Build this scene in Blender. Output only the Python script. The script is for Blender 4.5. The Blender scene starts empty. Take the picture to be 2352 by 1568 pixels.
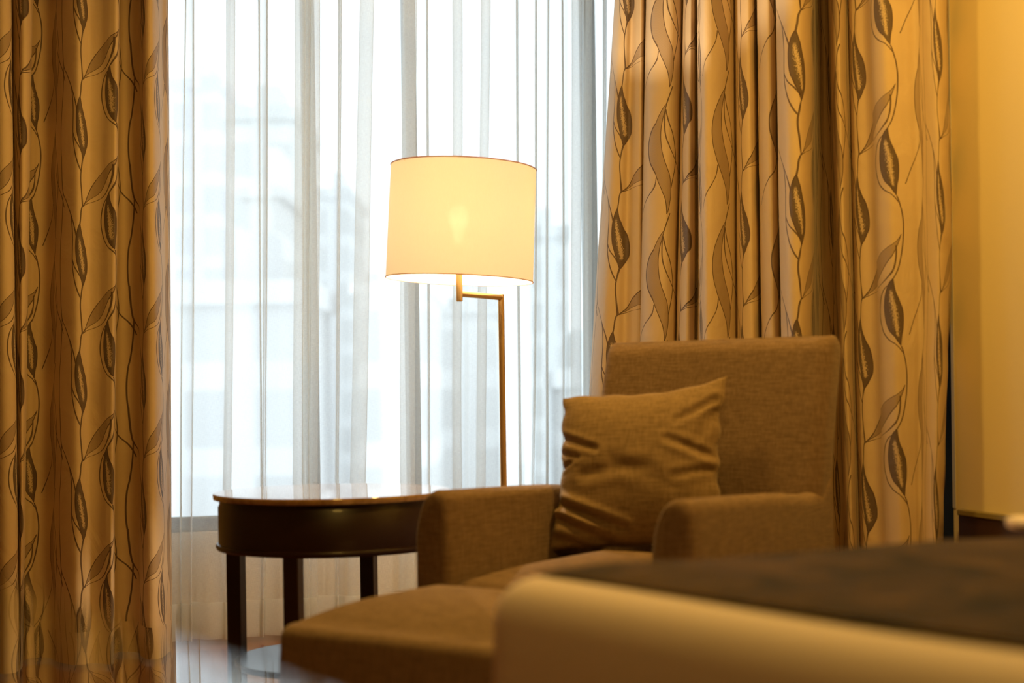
import bpy, bmesh, math, random
import numpy as np
from mathutils import Vector, Matrix, Euler

random.seed(7)
rng = np.random.default_rng(7)
C = bpy.context.scene.collection
S = bpy.context.scene
PI = math.pi

# ------------------------------------------------------------------ camera
F = 3400.0                 # focal length in pixels of the 2352 px frame
CAMZ = 0.865
PSI = math.radians(17.0)   # the camera looks a little to the right of the window wall's normal
ROLL = 0.0135
sP, cP = math.sin(PSI), math.cos(PSI)

cam_d = bpy.data.cameras.new('camera')
cam = bpy.data.objects.new('camera', cam_d)
C.objects.link(cam)
cam_d.sensor_width = 36.0
cam_d.lens = 36.0 * F / 2352.0
cam_d.shift_y = 116.0 / 2352.0
cam_d.clip_start = 0.05
cam_d.clip_end = 1000
cam.location = (0, 0, CAMZ)
cam.rotation_mode = 'QUATERNION'
base_rot = Matrix.Rotation(-PSI, 3, 'Z') @ Matrix.Rotation(PI / 2, 3, 'X') @ Matrix.Rotation(-ROLL, 3, 'Z')
cam.rotation_quaternion = base_rot.to_quaternion()
cam_d.dof.use_dof = True
cam_d.dof.focus_distance = 4.75
cam_d.dof.aperture_fstop = 2.0
S.camera = cam

# ------------------------------------------------------------------ sky, exposure
world = bpy.data.worlds.new('overcast_sky')
S.world = world
world.use_nodes = True
bg = world.node_tree.nodes['Background']
bg.inputs['Color'].default_value = (0.84, 0.935, 1.0, 1)
bg.inputs['Strength'].default_value = 1.95

S.view_settings.view_transform = 'Standard'
S.view_settings.look = 'None'
S.view_settings.gamma = 1.0
S.view_settings.exposure = 0.0
S.view_settings.use_curve_mapping = False
S.cycles.use_denoising = True
S.cycles.use_light_tree = False
S.cycles.max_bounces = 10
S.cycles.transparent_max_bounces = 24
S.cycles.transmission_bounces = 8
S.cycles.diffuse_bounces = 5
S.cycles.sample_clamp_indirect = 4.0
S.cycles.caustics_reflective = False
S.cycles.caustics_refractive = False


def G(X, Z, z=0.0):
    """point X metres right and Z metres ahead of the camera, in room coordinates"""
    return Vector((Z * sP + X * cP, Z * cP - X * sP, z))


def ray(px, py):
    """direction (X right, H up, Z ahead = 1) of a pixel in the level camera frame"""
    a = (px - 1176.0) / F
    b = (900.0 - py) / F
    c, s = math.cos(ROLL), math.sin(ROLL)
    return a * c + b * s, -a * s + b * c


def on_plane_y(px, py, yp):
    X, H = ray(px, py)
    Z = yp / (cP - X * sP)
    return Z * (sP + X * cP), CAMZ + H * Z


def at(px, py, Z):
    X, H = ray(px, py)
    return G(X * Z, Z, CAMZ + H * Z)


def lamp_area(name, loc, target, size, energy, color, spread=PI):
    l = bpy.data.lights.new(name, 'AREA')
    l.shape = 'DISK'
    l.size = size
    l.energy = energy
    l.color = color
    l.spread = spread
    o = bpy.data.objects.new(name, l)
    C.objects.link(o)
    o.location = loc
    d = Vector(target) - Vector(loc)
    o.rotation_euler = d.to_track_quat('-Z', 'Y').to_euler()
    return o


AMBER = (1.0, 0.59, 0.115)
lamp_area('ceiling_light_by_bed', (1.75, 2.55, 2.56), (1.78, 2.75, 0.0), 0.2, 27, AMBER)
lamp_area('ceiling_light_window', (0.62, 3.62, 2.56), (0.66, 3.62, 0.0), 0.30, 20, AMBER)
lamp_area('front_fill_light', (0.4, 0.9, 2.55), (0.6, 1.8, 0.4), 0.5, 14, AMBER)  # added front fill from near the camera, brightens the side of the bed

# ------------------------------------------------------------------ node helpers


def new_mat(name):
    m = bpy.data.materials.new(name)
    m.use_nodes = True
    nt = m.node_tree
    b = nt.nodes['Principled BSDF']
    return m, nt, b


def N(nt, typ, **kw):
    n = nt.nodes.new(typ)
    for k, v in kw.items():
        setattr(n, k, v)
    return n


def val(nt, sock, v):
    if isinstance(v, (int, float)):
        sock.default_value = v
    else:
        nt.links.new(v, sock)


def M(nt, op, a, b=None, c=None, clamp=False):
    n = nt.nodes.new('ShaderNodeMath')
    n.operation = op
    n.use_clamp = clamp
    val(nt, n.inputs[0], a)
    if b is not None:
        val(nt, n.inputs[1], b)
    if c is not None:
        val(nt, n.inputs[2], c)
    return n.outputs[0]


def smooth(nt, x, lo, hi):
    """1 where x<lo, 0 where x>hi"""
    n = nt.nodes.new('ShaderNodeMapRange')
    n.interpolation_type = 'SMOOTHSTEP'
    val(nt, n.inputs['Value'], x)
    n.inputs['From Min'].default_value = lo
    n.inputs['From Max'].default_value = hi
    n.inputs['To Min'].default_value = 1
    n.inputs['To Max'].default_value = 0
    return n.outputs[0]


def mixc(nt, fac, a, b):
    n = nt.nodes.new('ShaderNodeMix')
    n.data_type = 'RGBA'
    val(nt, n.inputs[0], fac)
    for s, v in ((n.inputs[6], a), (n.inputs[7], b)):
        if isinstance(v, tuple):
            s.default_value = (v[0], v[1], v[2], 1)
        else:
            nt.links.new(v, s)
    return n.outputs[2]


def noise(nt, vec, scale, detail=2, rough=0.5, dist=0):
    n = nt.nodes.new('ShaderNodeTexNoise')
    n.inputs['Scale'].default_value = scale
    n.inputs['Detail'].default_value = detail
    n.inputs['Roughness'].default_value = rough
    n.inputs['Distortion'].default_value = dist
    if vec is not None:
        nt.links.new(vec, n.inputs['Vector'])
    return n.outputs['Fac']


def mapping(nt, vec, scale=(1, 1, 1), rot=(0, 0, 0)):
    n = nt.nodes.new('ShaderNodeMapping')
    n.inputs['Scale'].default_value = scale
    n.inputs['Rotation'].default_value = rot
    nt.links.new(vec, n.inputs['Vector'])
    return n.outputs['Vector']


def bump(nt, bsdf, height, strength, dist):
    n = nt.nodes.new('ShaderNodeBump')
    n.inputs['Strength'].default_value = strength
    n.inputs['Distance'].default_value = dist
    nt.links.new(height, n.inputs['Height'])
    nt.links.new(n.outputs['Normal'], bsdf.inputs['Normal'])
    return n


def tc(nt, out='Object'):
    return nt.nodes.new('ShaderNodeTexCoord').outputs[out]


def simple(name, col, rough=0.5, metal=0.0, spec=0.5, var=0.0, vscale=8.0, bmp=0.0, coat=0.0):
    m, nt, b = new_mat(name)
    b.inputs['Roughness'].default_value = rough
    b.inputs['Metallic'].default_value = metal
    b.inputs['Specular IOR Level'].default_value = spec
    b.inputs['Coat Weight'].default_value = coat
    v = tc(nt)
    f = noise(nt, v, vscale, 4)
    c2 = tuple(x * (1 - var) for x in col)
    nt.links.new(mixc(nt, f, col, c2), b.inputs['Base Color'])
    if bmp:
        bump(nt, b, noise(nt, v, vscale * 12, 3), bmp, 0.002)
    return m


def upholstery(name, col, dark, sc=1.0, rough=0.95, bs=0.5):
    """plain linen weave with slubs"""
    m, nt, b = new_mat(name)
    b.inputs['Roughness'].default_value = rough
    b.inputs['Specular IOR Level'].default_value = 0.15
    b.inputs['Sheen Weight'].default_value = 0.15
    b.inputs['Sheen Roughness'].default_value = 0.5
    v = tc(nt)
    a = noise(nt, mapping(nt, v, (210 * sc, 210 * sc, 26 * sc)), 1.0, 2)
    h = noise(nt, mapping(nt, v, (26 * sc, 26 * sc, 230 * sc)), 1.0, 2)
    w = M(nt, 'ADD', a, h)
    big = noise(nt, v, 9, 3)
    f = M(nt, 'MULTIPLY_ADD', w, 1.9, -1.4, clamp=True)
    f2 = M(nt, 'ADD', M(nt, 'MULTIPLY', f, 0.8), M(nt, 'MULTIPLY', big, 0.2), clamp=True)
    nt.links.new(mixc(nt, f2, dark, col), b.inputs['Base Color'])
    bump(nt, b, w, bs, 0.0015)
    return m


MAT = {}
MAT['chair_cloth'] = upholstery('taupe_linen_upholstery', (0.25, 0.162, 0.102), (0.14, 0.085, 0.048))
MAT['pillow_cloth'] = upholstery('tan_linen_cushion', (0.34, 0.23, 0.13), (0.20, 0.13, 0.07), 0.9)
MAT['ottoman_cloth'] = upholstery('brown_woven_ottoman', (0.30, 0.205, 0.13), (0.20, 0.13, 0.08), 0.8, bs=0.3)
MAT['dark_wood'] = simple('dark_mahogany', (0.028, 0.008, 0.005), 0.36, var=0.5, vscale=6, coat=0.12)
MAT['panel_wood'] = simple('dark_stained_panel', (0.05, 0.018, 0.01), 0.5, var=0.4, vscale=5)
MAT['brass'] = simple('satin_gold_metal', (0.78, 0.53, 0.22), 0.32, metal=0.9)
MAT['wall'] = simple('warm_cream_paint', (0.80, 0.66, 0.36), 0.9, var=0.04, vscale=3, bmp=0.1)
MAT['white_wall'] = simple('white_plaster', (0.80, 0.70, 0.56), 0.9, var=0.03)
MAT['ceiling'] = simple('ceiling_paint', (0.42, 0.35, 0.26), 0.95)
MAT['brown_wall'] = simple('brown_wallcovering', (0.26, 0.17, 0.09), 0.9, var=0.1)
MAT['frame'] = simple('grey_aluminium', (0.36, 0.38, 0.39), 0.45, metal=0.3)
MAT['sheet'] = simple('cream_cotton_bedding', (0.92, 0.80, 0.80), 0.9, var=0.05, vscale=5, bmp=0.15)
MAT['black'] = simple('black_gap_shade', (0.01, 0.01, 0.01), 0.95)  # flat black stands for the shade in the gap beside the drape
MAT['metal_trim'] = simple('corner_bead', (0.55, 0.52, 0.48), 0.5, metal=0.2)


def throw_mat():
    m, nt, b = new_mat('chocolate_plush_throw')
    v = tc(nt)
    f = noise(nt, v, 8, 5, 0.6, 0.9)
    g = noise(nt, v, 60, 3)
    nt.links.new(mixc(nt, M(nt, 'MULTIPLY_ADD', f, 3.4, -1.25, clamp=True), (0.013, 0.007, 0.003), (0.095, 0.052, 0.02)), b.inputs['Base Color'])
    b.inputs['Roughness'].default_value = 1
    b.inputs['Specular IOR Level'].default_value = 0.1
    b.inputs['Sheen Weight'].default_value = 0.2
    bump(nt, b, M(nt, 'ADD', f, M(nt, 'MULTIPLY', g, 0.2)), 0.6, 0.02)
    return m


MAT['throw'] = throw_mat()


def marble_mat():
    m, nt, b = new_mat('polished_brown_marble')
    v = tc(nt)
    f = noise(nt, v, 14, 8, 0.7, 2.5)
    nt.links.new(mixc(nt, M(nt, 'MULTIPLY_ADD', f, 3.0, -1.1, clamp=True), (0.46, 0.27, 0.12), (0.25, 0.14, 0.06)), b.inputs['Base Color'])
    b.inputs['Roughness'].default_value = 0.035
    b.inputs['IOR'].default_value = 1.75
    b.inputs['Coat Weight'].default_value = 0.8
    b.inputs['Coat Roughness'].default_value = 0.01
    b.inputs['Coat IOR'].default_value = 1.65
    return m


MAT['marble'] = marble_mat()


def floor_mat():
    m, nt, b = new_mat('polished_red_brown_floorboards')
    v = tc(nt)
    br = N(nt, 'ShaderNodeTexBrick')
    nt.links.new(v, br.inputs['Vector'])
    br.offset = 0.5
    br.inputs['Scale'].default_value = 1.0
    br.inputs['Brick Width'].default_value = 1.1
    br.inputs['Row Height'].default_value = 0.09
    br.inputs['Mortar Size'].default_value = 0.0012
    br.inputs['Color1'].default_value = (0.24, 0.062, 0.028, 1)
    br.inputs['Color2'].default_value = (0.15, 0.035, 0.016, 1)
    br.inputs['Mortar'].default_value = (0.03, 0.01, 0.006, 1)
    g = noise(nt, mapping(nt, v, (3, 60, 1)), 1, 4)
    nt.links.new(mixc(nt, M(nt, 'MULTIPLY', g, 0.6), br.outputs['Color'], (0.09, 0.022, 0.01)), b.inputs['Base Color'])
    b.inputs['Roughness'].default_value = 0.22
    b.inputs['Coat Weight'].default_value = 0.6
    b.inputs['Coat Roughness'].default_value = 0.12
    return m


MAT['floor'] = floor_mat()


def glass_mat(name, f0, tint=(1, 1, 1)):
    """clear pane: Schlick mirror over a see-through body"""
    m = bpy.data.materials.new(name)
    m.use_nodes = True
    nt = m.node_tree
    nt.nodes.clear()
    out = N(nt, 'ShaderNodeOutputMaterial')
    mix = N(nt, 'ShaderNodeMixShader')
    tr = N(nt, 'ShaderNodeBsdfTransparent')
    tr.inputs[0].default_value = (*tint, 1)
    gl = N(nt, 'ShaderNodeBsdfGlossy')
    gl.inputs['Roughness'].default_value = 0.0
    geo = N(nt, 'ShaderNodeNewGeometry')
    d = N(nt, 'ShaderNodeVectorMath', operation='DOT_PRODUCT')
    nt.links.new(geo.outputs['Normal'], d.inputs[0])
    nt.links.new(geo.outputs['Incoming'], d.inputs[1])
    c = M(nt, 'ABSOLUTE', d.outputs['Value'])
    p = M(nt, 'POWER', M(nt, 'SUBTRACT', 1.0, c), 5.0)
    fr = M(nt, 'MULTIPLY_ADD', p, 1 - f0, f0, clamp=True)
    nt.links.new(fr, mix.inputs[0])
    nt.links.new(tr.outputs[0], mix.inputs[1])
    nt.links.new(gl.outputs[0], mix.inputs[2])
    nt.links.new(mix.outputs[0], out.inputs[0])
    return m


MAT['glass'] = glass_mat('window_glass', 0.001, (0.96, 0.98, 0.98))
MAT['table_glass'] = glass_mat('table_glass', 0.07, (0.93, 0.97, 0.97))


def sheer_mat(name='white_sheer_voile', open_=0.66):
    """voile: share of open weave falls with the slant of the cloth"""
    m = bpy.data.materials.new(name)
    m.use_nodes = True
    nt = m.node_tree
    nt.nodes.clear()
    out = N(nt, 'ShaderNodeOutputMaterial')
    mix = N(nt, 'ShaderNodeMixShader')
    tr = N(nt, 'ShaderNodeBsdfTransparent')
    m2 = N(nt, 'ShaderNodeMixShader')
    df = N(nt, 'ShaderNodeBsdfDiffuse')
    tl = N(nt, 'ShaderNodeBsdfTranslucent')
    df.inputs[0].default_value = (0.86, 0.86, 0.80, 1)
    tl.inputs[0].default_value = (0.93, 0.95, 0.95, 1)
    m2.inputs[0].default_value = 0.56
    nt.links.new(df.outputs[0], m2.inputs[1])
    nt.links.new(tl.outputs[0], m2.inputs[2])
    geo = N(nt, 'ShaderNodeNewGeometry')
    d = N(nt, 'ShaderNodeVectorMath', operation='DOT_PRODUCT')
    nt.links.new(geo.outputs['Normal'], d.inputs[0])
    nt.links.new(geo.outputs['Incoming'], d.inputs[1])
    c = M(nt, 'MAXIMUM', M(nt, 'ABSOLUTE', d.outputs['Value']), 0.12)
    t = M(nt, 'POWER', open_, M(nt, 'DIVIDE', 1.0, c))
    uv = tc(nt, 'UV')
    w = noise(nt, mapping(nt, uv, (900, 60, 1)), 1, 2)
    w2 = noise(nt, mapping(nt, uv, (60, 900, 1)), 1, 2)
    t2 = M(nt, 'ADD', t, M(nt, 'MULTIPLY_ADD', M(nt, 'ADD', w, w2), 0.16, -0.16), clamp=True)
    nt.links.new(t2, mix.inputs[0])
    nt.links.new(m2.outputs[0], mix.inputs[1])
    nt.links.new(tr.outputs[0], mix.inputs[2])
    nt.links.new(mix.outputs[0], out.inputs[0])
    return m


MAT['sheer'] = sheer_mat()
MAT['sheer_hem'] = sheer_mat('folded_voile_hem', 0.35)


def shade_mat():
    m = bpy.data.materials.new('ivory_shade_fabric')
    m.use_nodes = True
    nt = m.node_tree
    nt.nodes.clear()
    out = N(nt, 'ShaderNodeOutputMaterial')
    m2 = N(nt, 'ShaderNodeMixShader')
    df = N(nt, 'ShaderNodeBsdfDiffuse')
    tl = N(nt, 'ShaderNodeBsdfTranslucent')
    v = tc(nt)
    n1 = noise(nt, mapping(nt, v, (900, 900, 60)), 1, 2)
    col = mixc(nt, n1, (0.95, 0.90, 0.78), (0.86, 0.80, 0.68))
    nt.links.new(col, df.inputs[0])
    nt.links.new(mixc(nt, n1, (0.93, 0.89, 0.79), (0.86, 0.82, 0.73)), tl.inputs[0])
    m2.inputs[0].default_value = 0.5
    nt.links.new(df.outputs[0], m2.inputs[1])
    nt.links.new(tl.outputs[0], m2.inputs[2])
    fw = N(nt, 'ShaderNodeBsdfRefraction')
    fw.inputs['IOR'].default_value = 1.0
    fw.inputs['Roughness'].default_value = 0.95
    fw.inputs['Color'].default_value = (0.92, 0.86, 0.70, 1)
    m3 = N(nt, 'ShaderNodeMixShader')
    m3.inputs[0].default_value = 0.12
    nt.links.new(m2.outputs[0], m3.inputs[1])
    nt.links.new(fw.outputs[0], m3.inputs[2])
    nt.links.new(m3.outputs[0], out.inputs[0])
    return m


MAT['shade'] = shade_mat()
MAT['shade_trim'] = simple('salmon_shade_trim', (0.55, 0.25, 0.13), 0.8)

# ------------------------------------------------------------------ woven vine pattern (pure nodes)
TH = 0.408
UNIT = 0.0003         # metres across per pattern unit
VU = 1386.0           # pattern units per vertical repeat


def curve_node(nt, t, pts, lo, hi):
    """t in 0..1 -> lo..hi through pts [(t, value)]"""
    n = nt.nodes.new('ShaderNodeFloatCurve')
    c = n.mapping.curves[0]
    n.mapping.use_clip = False
    norm = [(p[0], (p[1] - lo) / (hi - lo)) for p in pts]
    c.points[0].location = norm[0]
    c.points[1].location = norm[-1]
    for p in norm[1:-1]:
        c.points.new(p[0], p[1])
    n.mapping.update()
    val(nt, n.inputs['Value'], t)
    return M(nt, 'MULTIPLY_ADD', n.outputs[0], hi - lo, lo)


def vine_mat(name, u0, z0, UNIT=0.0003, base=(0.64, 0.475, 0.285)):
    """fabric coordinates come from the UV map in metres: u along the cloth, v height"""
    TW = 1200 * UNIT
    m, nt, b = new_mat(name)
    sep = N(nt, 'ShaderNodeSeparateXYZ')
    nt.links.new(tc(nt, 'UV'), sep.inputs[0])
    wob = noise(nt, tc(nt, 'UV'), 14, 2)
    U = M(nt, 'SUBTRACT', sep.outputs[0], u0)
    V = M(nt, 'DIVIDE', M(nt, 'SUBTRACT', z0, sep.outputs[1]), TH)

    def local(y0, y1):
        ln = (y1 - y0) / VU
        f = M(nt, 'FRACT', M(nt, 'SUBTRACT', V, y0 / VU))
        t = M(nt, 'DIVIDE', f, ln)
        act = M(nt, 'LESS_THAN', t, 1.0)
        return M(nt, 'MINIMUM', t, 1.0), act

    def wrapdu(c):
        x = M(nt, 'DIVIDE', M(nt, 'SUBTRACT', U, c), TW)
        return M(nt, 'MULTIPLY', M(nt, 'SUBTRACT', M(nt, 'FRACT', M(nt, 'ADD', x, 0.5)), 0.5), TW)

    def cv(t, pts, y0, y1):
        P = [((y - y0) / (y1 - y0), x * UNIT) for y, x in pts]
        xs = [p[1] for p in P]
        lo, hi = min(xs) - 0.004, max(xs) + 0.004
        return curve_node(nt, t, P, lo, hi)

    masks, fills, hatch = [], [], []

    def line(pts, w=0.0029):
        y0, y1 = pts[0][0], pts[-1][0]
        t, act = local(y0, y1)
        c = cv(t, pts, y0, y1)
        d = M(nt, 'ABSOLUTE', wrapdu(c))
        masks.append(M(nt, 'MULTIPLY', smooth(nt, d, w * 0.45, w * 1.0), act))

    def leaf(L, R, kind):
        y0, y1 = L[0][0], L[-1][0]
        t, act = local(y0, y1)
        cl, cr = cv(t, L, y0, y1), cv(t, R, y0, y1)
        mid = M(nt, 'MULTIPLY', M(nt, 'ADD', cl, cr), 0.5)
        hw = M(nt, 'MULTIPLY', M(nt, 'SUBTRACT', cr, cl), 0.5)
        d = M(nt, 'SUBTRACT', M(nt, 'ABSOLUTE', wrapdu(mid)), hw)   # <0 inside
        edge = M(nt, 'MULTIPLY', smooth(nt, M(nt, 'ABSOLUTE', d), 0.0008, 0.0020), act)
        masks.append(edge)
        inside = M(nt, 'MULTIPLY', smooth(nt, d, -0.0006, 0.0006), act)
        if kind == 'dark':
            core = smooth(nt, M(nt, 'ADD', M(nt, 'DIVIDE', d, M(nt, 'MAXIMUM', hw, 0.0005)),
                                 M(nt, 'MULTIPLY_ADD', noise(nt, mapping(nt, tc(nt, 'UV'), (500, 180, 1)), 1, 3), 1.3, -0.65)), -0.92, -0.62)
            wide = smooth(nt, M(nt, 'MULTIPLY', hw, -1.0), -0.013, -0.009)
            wide = M(nt, 'MULTIPLY', core, wide)
            fills.append(M(nt, 'MULTIPLY', inside, M(nt, 'MULTIPLY_ADD', wide, -0.9, 1.0)))
        else:
            hatch.append(inside)

    # vine with a seed-shaped dark leaf, its loop and the open leaf on its left
    line([(1050, 710), (1120, 732), (1280, 757), (1386, 757), (1586, 735), (1816, 660)])
    leaf([(425, 661), (520, 622), (640, 603), (750, 603), (870, 622), (960, 660), (1045, 707)],
         [(425, 661), (520, 672), (640, 708), (750, 735), (870, 732), (960, 716), (1045, 707)], 'dark')
    line([(480, 636), (540, 590), (620, 562), (750, 550), (870, 572), (960, 610), (1060, 690), (1120, 732)])
    leaf([(20, 738), (60, 715), (130, 640), (200, 560), (280, 492), (370, 440), (450, 408), (520, 380), (570, 350)],
         [(20, 738), (150, 690), (290, 620), (360, 580), (430, 520), (470, 460), (500, 418), (530, 385), (570, 350)], 'hatch')
    line([(120, 692), (250, 686), (350, 662), (410, 630), (455, 590), (490, 530), (515, 470), (540, 400), (575, 348)], 0.0034)
    line([(560, 352), (620, 336), (700, 330), (775, 322)])
    # second vine
    leaf([(760, 322), (850, 296), (950, 282), (1100, 285), (1250, 312), (1350, 335), (1440, 353)],
         [(760, 323), (850, 338), (950, 358), (1100, 392), (1250, 402), (1350, 383), (1440, 353)], 'dark')
    line([(1430, 353), (1540, 338), (1640, 330), (1780, 338), (1950, 350)])
    line([(640, 205), (750, 228), (900, 240), (1100, 238), (1200, 240), (1340, 262), (1480, 298), (1580, 335)])
    line([(1150, 240), (1230, 270), (1300, 310), (1380, 345)])
    line([(640, 205), (700, 232), (800, 266), (900, 288)])
    line([(0, 30), (150, 38), (300, 50), (390, 65), (500, 130), (640, 205)])
    line([(390, 66), (550, 62), (800, 44), (1000, 22), (1200, 18), (1386, 28)], 0.0024)
    # third vine: broad S-shaped leaf

    def B(p):
        return [(y * 1.26 + 389, 800 + (x - 480) * 1.26) for y, x in p]
    leaf(B([(540, 675), (600, 640), (700, 600), (800, 572), (900, 562), (1000, 568), (1100, 590), (1200, 620), (1300, 655), (1400, 682), (1500, 690)]),
         B([(540, 675), (600, 664), (700, 645), (800, 637), (900, 642), (1000, 658), (1100, 686), (1200, 712), (1300, 720), (1400, 712), (1500, 690)]), 'hatch')
    line(B([(590, 668), (700, 690), (800, 725), (900, 750), (1000, 762), (1100, 755), (1180, 738), (1270, 720)]))
    line(B([(590, 666), (700, 662), (800, 668), (900, 695), (1000, 745), (1060, 780), (1140, 830), (1240, 870)]))
    line(B([(390, 716), (470, 692), (545, 673)]))
    line(B([(1180, 608), (1260, 596), (1340, 560), (1430, 515), (1540, 470)]), 0.0024)

    def union(lst):
        o = lst[0]
        for x in lst[1:]:
            o = M(nt, 'MAXIMUM', o, x)
        return o
    st = union(masks)
    fl = union(fills)
    ht = union(hatch)
    # stitched grain
    uv = tc(nt, 'UV')
    fine = noise(nt, mapping(nt, uv, (1100, 1100, 1)), 1, 2)
    hat = M(nt, 'MULTIPLY_ADD', M(nt, 'SINE', M(nt, 'MULTIPLY', M(nt, 'ADD', sep.outputs[1], M(nt, 'MULTIPLY', sep.outputs[0], 0.4)), 2200.0)), 0.12, 0.62)
    c0 = mixc(nt, M(nt, 'MULTIPLY', fine, 0.25), base, tuple(x * 0.75 for x in base))
    c1 = mixc(nt, M(nt, 'MULTIPLY', ht, hat), c0, (0.24, 0.15, 0.085))
    c2 = mixc(nt, M(nt, 'MULTIPLY', fl, M(nt, 'MULTIPLY_ADD', fine, 0.4, 0.70, clamp=True)), c1, (0.075, 0.045, 0.03))
    c3 = mixc(nt, M(nt, 'MULTIPLY', st, 0.93), c2, (0.09, 0.05, 0.03))
    nt.links.new(c3, b.inputs['Base Color'])
    b.inputs['Roughness'].default_value = 0.55
    b.inputs['Specular IOR Level'].default_value = 0.25
    b.inputs['Sheen Weight'].default_value = 0.1
    cr = noise(nt, mapping(nt, uv, (9, 7, 1)), 1, 3, 0.6, 0.8)
    hh = M(nt, 'ADD', M(nt, 'MULTIPLY', cr, 1.0), M(nt, 'MULTIPLY', union([st, fl]), 0.03))
    bump(nt, b, hh, 0.35, 0.012)
    return m


# ------------------------------------------------------------------ mesh helpers
def link(name, me, mat=None, parent=None, smooth_=True):
    o = bpy.data.objects.new(name, me)
    C.objects.link(o)
    if mat is not None:
        me.materials.append(mat)
    if smooth_:
        for p in me.polygons:
            p.use_smooth = True
        me.set_sharp_from_angle(angle=math.radians(38))
    if parent is not None:
        o.parent = parent
    return o


def tag(o, label=None, cat=None, group=None, kind=None):
    if label:
        o['label'] = label
    if cat:
        o['category'] = cat
    if group:
        o['group'] = group
    if kind:
        o['kind'] = kind
    return o


def empty(name, loc=(0, 0, 0), rz=0.0):
    o = bpy.data.objects.new(name, None)
    o.empty_display_size = 0.1
    C.objects.link(o)
    o.location = loc
    o.rotation_euler = (0, 0, rz)
    return o


def mesh_from(verts, faces, name='m'):
    me = bpy.data.meshes.new(name)
    me.from_pydata([tuple(v) for v in verts], [], faces)
    me.update()
    return me


def loft(rings, name='m', cap=True, closed=True):
    """rings: list of equal-length lists of points"""
    n = len(rings[0])
    v = [p for r in rings for p in r]
    f = []
    for i in range(len(rings) - 1):
        for j in range(n if closed else n - 1):
            k = (j + 1) % n
            f.append((i * n + j, i * n + k, (i + 1) * n + k, (i + 1) * n + j))
    if cap:
        f.append(tuple(range(n - 1, -1, -1)))
        f.append(tuple((len(rings) - 1) * n + j for j in range(n)))
    me = mesh_from(v, f, name)
    bm = bmesh.new()
    bm.from_mesh(me)
    bmesh.ops.recalc_face_normals(bm, faces=bm.faces)
    bm.to_mesh(me)
    bm.free()
    return me


def box_me(x0, x1, y0, y1, z0, z1, bev=0.0, seg=2):
    bm = bmesh.new()
    bmesh.ops.create_cube(bm, size=1)
    for v in bm.verts:
        v.co = Vector(((x0 + x1) / 2 + v.co.x * (x1 - x0), (y0 + y1) / 2 + v.co.y * (y1 - y0), (z0 + z1) / 2 + v.co.z * (z1 - z0)))
    if bev:
        bmesh.ops.bevel(bm, geom=bm.edges[:], offset=bev, segments=seg, profile=0.5, affect='EDGES')
    me = bpy.data.meshes.new('box')
    bm.to_mesh(me)
    bm.free()
    return me


def box(name, x0, x1, y0, y1, z0, z1, mat, parent=None, bev=0.0):
    return link(name, box_me(x0, x1, y0, y1, z0, z1, bev), mat, parent, smooth_=False)


def lathe(prof, n=64, name='l', cx=0, cy=0, cap=True):
    rings = []
    for r, z in prof:
        rings.append([(cx + r * math.cos(2 * PI * i / n), cy + r * math.sin(2 * PI * i / n), z) for i in range(n)])
    return loft(rings, name, cap)


def tube(p0, p1, r, n=24, bevel=0.0015):
    p0, p1 = Vector(p0), Vector(p1)
    d = (p1 - p0).normalized()
    a = d.orthogonal().normalized()
    b = d.cross(a)
    L = (p1 - p0).length
    rings = []
    for s, rr in ((0, r - bevel), (bevel, r), (L - bevel, r), (L, r - bevel)):
        rings.append([p0 + d * s + (a * math.cos(2 * PI * i / n) + b * math.sin(2 * PI * i / n)) * rr for i in range(n)])
    return loft(rings)


def rrect(w, d, r, n=8, pw=None):
    """rounded rectangle ring, centred, counter-clockwise"""
    pts = []
    r = min(r, w / 2 - 1e-4, d / 2 - 1e-4)
    for cx, cy, a0 in ((w / 2 - r, d / 2 - r, 0), (-w / 2 + r, d / 2 - r, 90), (-w / 2 + r, -d / 2 + r, 180), (w / 2 - r, -d / 2 + r, 270)):
        for k in range(n + 1):
            a = math.radians(a0 + 90 * k / n)
            pts.append((cx + r * math.cos(a), cy + r * math.sin(a)))
    return pts


def cushion_me(w, d, h, r, cr, puff, pb=0.0, side=0.0, subdiv=10):
    """soft box: corner radius cr in plan, edge radius r, crown puff on top; origin centre-bottom"""
    rings = []
    ne = 7
    for k in range(ne + 1):
        a = PI / 2 * k / ne
        ins = r * (1 - math.sin(a))
        z = r * (1 - math.cos(a))
        rings.append([(x, y, z) for x, y in rrect(w - 2 * ins, d - 2 * ins, max(cr - ins, 0.004))])
    nm = 6
    for k in range(1, nm):
        z = r + (h - 2 * r) * k / nm
        e = side * math.sin(PI * k / nm)
        rings.append([(x, y, z) for x, y in rrect(w + 2 * e, d + 2 * e, cr + e)])
    topring = None
    for k in range(ne + 1):
        a = PI / 2 * k / ne
        ins = r * (1 - math.cos(a))
        z = h - r + r * math.sin(a)
        topring = rrect(w - 2 * ins, d - 2 * ins, max(cr - ins, 0.004))
        rings.append([(x, y, z) for x, y in topring])
    for k in range(1, subdiv):
        s = 1 - k / subdiv
        rings.append([(x * s, y * s, h + puff * (1 - s ** 2)) for x, y in topring])
    return loft(rings)


# ------------------------------------------------------------------ room shell
WALL_Y = 5.42
XL, YB, CEIL = -1.7, -2.4, 2.62
XR = 2.365
RY = 3.565      # where the right wall stops before the curtain recess


def struct(name, me, mat):
    o = link(name, me, mat, smooth_=False)
    o['kind'] = 'structure'
    return o


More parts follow.
